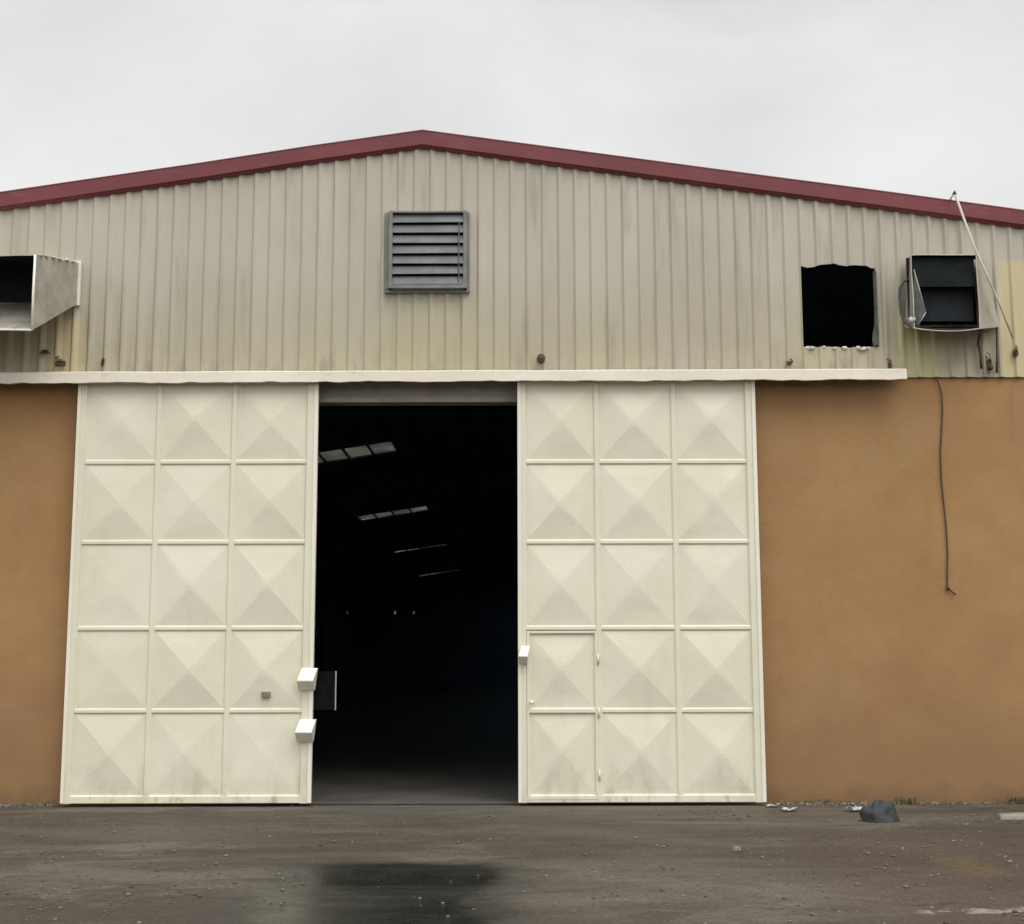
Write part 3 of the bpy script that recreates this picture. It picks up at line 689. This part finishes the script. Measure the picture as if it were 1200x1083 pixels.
def stone(px, py, r, label, group=None, mat=STONE, seed=1):
    g = G(px, py); m = MB(); blob(m, (g.x, g.y, gz_(g.x, g.y) + r * .45), r, (1.25, 1, .75), 10, seed, .45)
    return own(tag(m.build('stone', mat), label, 'stone', group))
stone(863, 998, .042, 'largest loose stone on the yard in front of the right sliding door')
SG = 'small loose stones scattered on the yard'
for i, (px, py, r) in enumerate(((110, 995, .022), (120, 995, .022), (246, 1044, .022), (413, 988, .02), (538, 1004, .024), (745, 984, .028), (876, 996, .02), (917, 986, .022), (735, 1000, .02), (316, 980, .03), (265, 1005, .03), (1118, 987, .03), (1126, 986, .022), (1150, 990, .022), (1178, 1005, .03), (1183, 1010, .035), (1172, 1003, .022), (1092, 1064, .022), (1110, 1066, .02), (1133, 1067, .02), (910, 1062, .02), (492, 1053, .022), (555, 1065, .02), (672, 1068, .02), (720, 1012, .022), (1090, 993, .022), (1058, 996, .022), (640, 1030, .018), (180, 1030, .02), (60, 1010, .02), (330, 1060, .02), (960, 1040, .02), (1040, 1050, .02), (800, 1050, .02))):
    stone(px, py, r * .55, 'small pale stone lying loose on the dusty yard', SG, seed=i * 3.1)
# grit over the tarmac: nobody could count it
m = MB(); rr = random.Random(21)
for i in range(2600):
    y = -.15 - 10.5 * rr.random() ** .9; x = rr.uniform(-7.2, 7.2) * (16.5 + y) / 16.5
    if mnoise.noise(Vector((x * .5, y * .6, 9))) < rr.uniform(-.5, .35): continue
    if x0 < x < x1 and y < G(500, 1013).y and rr.random() < .8: continue
    r = .004 + abs(rr.gauss(0, .0045)); blob(m, (x, y, gz_(x, y) + r * .5), r, (1.3, 1, .8), 6, i, .5)
own(tag(m.build('grit', simple('yard_grit', (.055, .049, .04), (.16, .145, .12), 3, .9)), 'fine loose grit strewn over the worn tarmac yard', 'grit', kind='stuff'))
# loose grit over the tarmac: nobody could count it
m = MB(); rr = random.Random(5)
for i in range(260):
    px = rr.uniform(915, 1012) if i < 130 else (rr.uniform(-20, 66) if i < 190 else rr.uniform(900, 1215))
    g0 = P(px, 940); x = g0.x; y = -.04 - abs(rr.gauss(0, 0.11 if i < 190 else .07)); r = abs(rr.gauss(.011, .007)) + .005
    blob(m, (x, y, r * .4), r, (1.2, 1, .75), 6, i, .4)
own(tag(m.build('rubble', STONE), 'fine pale rubble swept along the foot of the brown walls', 'rubble', kind='stuff'))
def grass(spots, name, mat, label, seed):
    m = MB(); rr = random.Random(seed)
    for px, w, nb, h in spots:
        c = P(px, 940).x
        for i in range(nb):
            x = c + rr.gauss(0, w); y = -.05 - abs(rr.gauss(0, .05)); L_ = h * rr.uniform(.5, 1.2); a = rr.uniform(0, 6.28); ln = rr.uniform(.2, .9) * L_
            dx, dy = math.cos(a), math.sin(a) * .6; wd = rr.uniform(.004, .011); px_, py_ = -dy * wd, dx * wd
            p0 = Vector((x, y, 0)); p1 = Vector((x + dx * ln * .35, y + dy * ln * .35, L_ * .7)); p2 = Vector((x + dx * ln, y + dy * ln, L_ * .9)); s_ = Vector((px_, py_, 0))
            m.face([p0 - s_, p0 + s_, p1 + s_ * .8, p1 - s_ * .8]); m.face([p1 - s_ * .8, p1 + s_ * .8, p2])
    o = m.build(name, mat); return own(tag(o, label, 'weeds', kind='stuff'))
grass(((945, .12, 50, .05), (968, .1, 40, .06), (990, .06, 20, .05), (1062, .06, 40, .09), (1186, .10, 70, .10), (1120, .08, 18, .05)), 'weeds', WEED, 'low green weeds growing along the foot of the brown wall right of the doors', 2)
grass(((20, .3, 60, .05), (60, .1, 30, .06), (975, .25, 50, .05), (1090, .3, 40, .04)), 'dry_grass', DRYGR, 'short dry grass along the foot of the brown walls', 4)
a = G(1172, 962); m = MB()
m.hexa([(a.x, a.y, -.02), (a.x + .75, a.y - .03, -.02), (a.x + .8, a.y + .34, -.02), (a.x + .06, a.y + .3, -.02), (a.x + .01, a.y + .015, .055), (a.x + .74, a.y - .015, .06), (a.x + .78, a.y + .32, .06), (a.x + .08, a.y + .28, .05)])
own(tag(m.build('concrete_slab', SLAB, bevel=.012), 'broken pale concrete slab lying on the yard by the weeds at the far right', 'slab'))

# ------------------------------------------------------------------ light
SUN_EL, SUN_AZ = R(52), R(28)      # behind the camera, a little to the right
sd = Vector((math.sin(SUN_AZ) * math.cos(SUN_EL), -math.cos(SUN_AZ) * math.cos(SUN_EL), math.sin(SUN_EL)))
l = bpy.data.lights.new('sun', 'SUN'); l.energy = 1.3; l.angle = R(40); l.color = (1, .97, .92)
lo_ = bpy.data.objects.new('sun', l); COL.objects.link(lo_); lo_.rotation_euler = sd.to_track_quat('Z', 'Y').to_euler(); lo_.location = (8, -12, 14)
w = bpy.data.worlds.new('World'); S.world = w; w.use_nodes = True; nt = w.node_tree; nt.nodes.clear()
N_ = nt.nodes.new; Lk = nt.links.new
sky = N_('ShaderNodeTexSky'); sky.sky_type = 'NISHITA'; sky.sun_disc = False; sky.sun_elevation = SUN_EL; sky.sun_rotation = math.pi - SUN_AZ
sky.dust_density = 5; sky.air_density = 1
b1 = N_('ShaderNodeBackground'); Lk(sky.outputs[0], b1.inputs[0]); b1.inputs[1].default_value = .08
tc = N_('ShaderNodeTexCoord')
mp = N_('ShaderNodeMapping'); mp.inputs['Scale'].default_value = (1, 1, 2.2); mp.inputs['Location'].default_value = (4.1, 1.3, .4); Lk(tc.outputs['Generated'], mp.inputs[0])
nz = N_('ShaderNodeTexNoise'); Lk(mp.outputs[0], nz.inputs['Vector']); nz.inputs['Scale'].default_value = 2.6; nz.inputs['Detail'].default_value = 5; nz.inputs['Roughness'].default_value = .5; nz.inputs['Distortion'].default_value = .4
mr = N_('ShaderNodeMapRange'); Lk(nz.outputs[0], mr.inputs[0]); mr.inputs[1].default_value = .3; mr.inputs[2].default_value = .7; mr.inputs[3].default_value = .69; mr.inputs[4].default_value = .97
sx = N_('ShaderNodeSeparateXYZ'); Lk(tc.outputs['Generated'], sx.inputs[0])
ze = N_('ShaderNodeMapRange'); ze.interpolation_type = 'SMOOTHSTEP'; Lk(sx.outputs[2], ze.inputs[0]); ze.inputs[1].default_value = .38; ze.inputs[2].default_value = .95; ze.inputs[3].default_value = 1.0; ze.inputs[4].default_value = 2.0
bk = N_('ShaderNodeMapRange'); bk.interpolation_type = 'SMOOTHSTEP'; Lk(sx.outputs[1], bk.inputs[0]); bk.inputs[1].default_value = .5; bk.inputs[2].default_value = -.6; bk.inputs[3].default_value = 1.0; bk.inputs[4].default_value = 1.5
m1 = N_('ShaderNodeMath'); m1.operation = 'MULTIPLY'; Lk(mr.outputs[0], m1.inputs[0]); Lk(ze.outputs[0], m1.inputs[1])
m2 = N_('ShaderNodeMath'); m2.operation = 'MULTIPLY'; Lk(m1.outputs[0], m2.inputs[0]); Lk(bk.outputs[0], m2.inputs[1])
b2 = N_('ShaderNodeBackground'); b2.inputs[0].default_value = (1.0, 1.0, .992, 1); Lk(m2.outputs[0], b2.inputs[1])
mx = N_('ShaderNodeMixShader'); mx.inputs[0].default_value = .9; Lk(b1.outputs[0], mx.inputs[1]); Lk(b2.outputs[0], mx.inputs[2])
out = N_('ShaderNodeOutputWorld'); Lk(mx.outputs[0], out.inputs[0])

# ------------------------------------------------------------------ camera and view
cd = bpy.data.cameras.new('camera'); cd.sensor_width = 36; cd.sensor_fit = 'HORIZONTAL'; cd.lens = 36 * FPX / W0; cd.clip_end = 2000; cd.clip_start = .1
co = bpy.data.objects.new('camera', cd); COL.objects.link(co)
from mathutils import Matrix
mtx = Matrix((right, up, -fwd)).transposed().to_4x4(); mtx.translation = CAM; co.matrix_world = mtx
S.camera = co
S.view_settings.view_transform = 'Standard'; S.view_settings.look = 'None'; S.view_settings.gamma = 1; S.view_settings.exposure = .07
S.cycles.max_bounces = 8
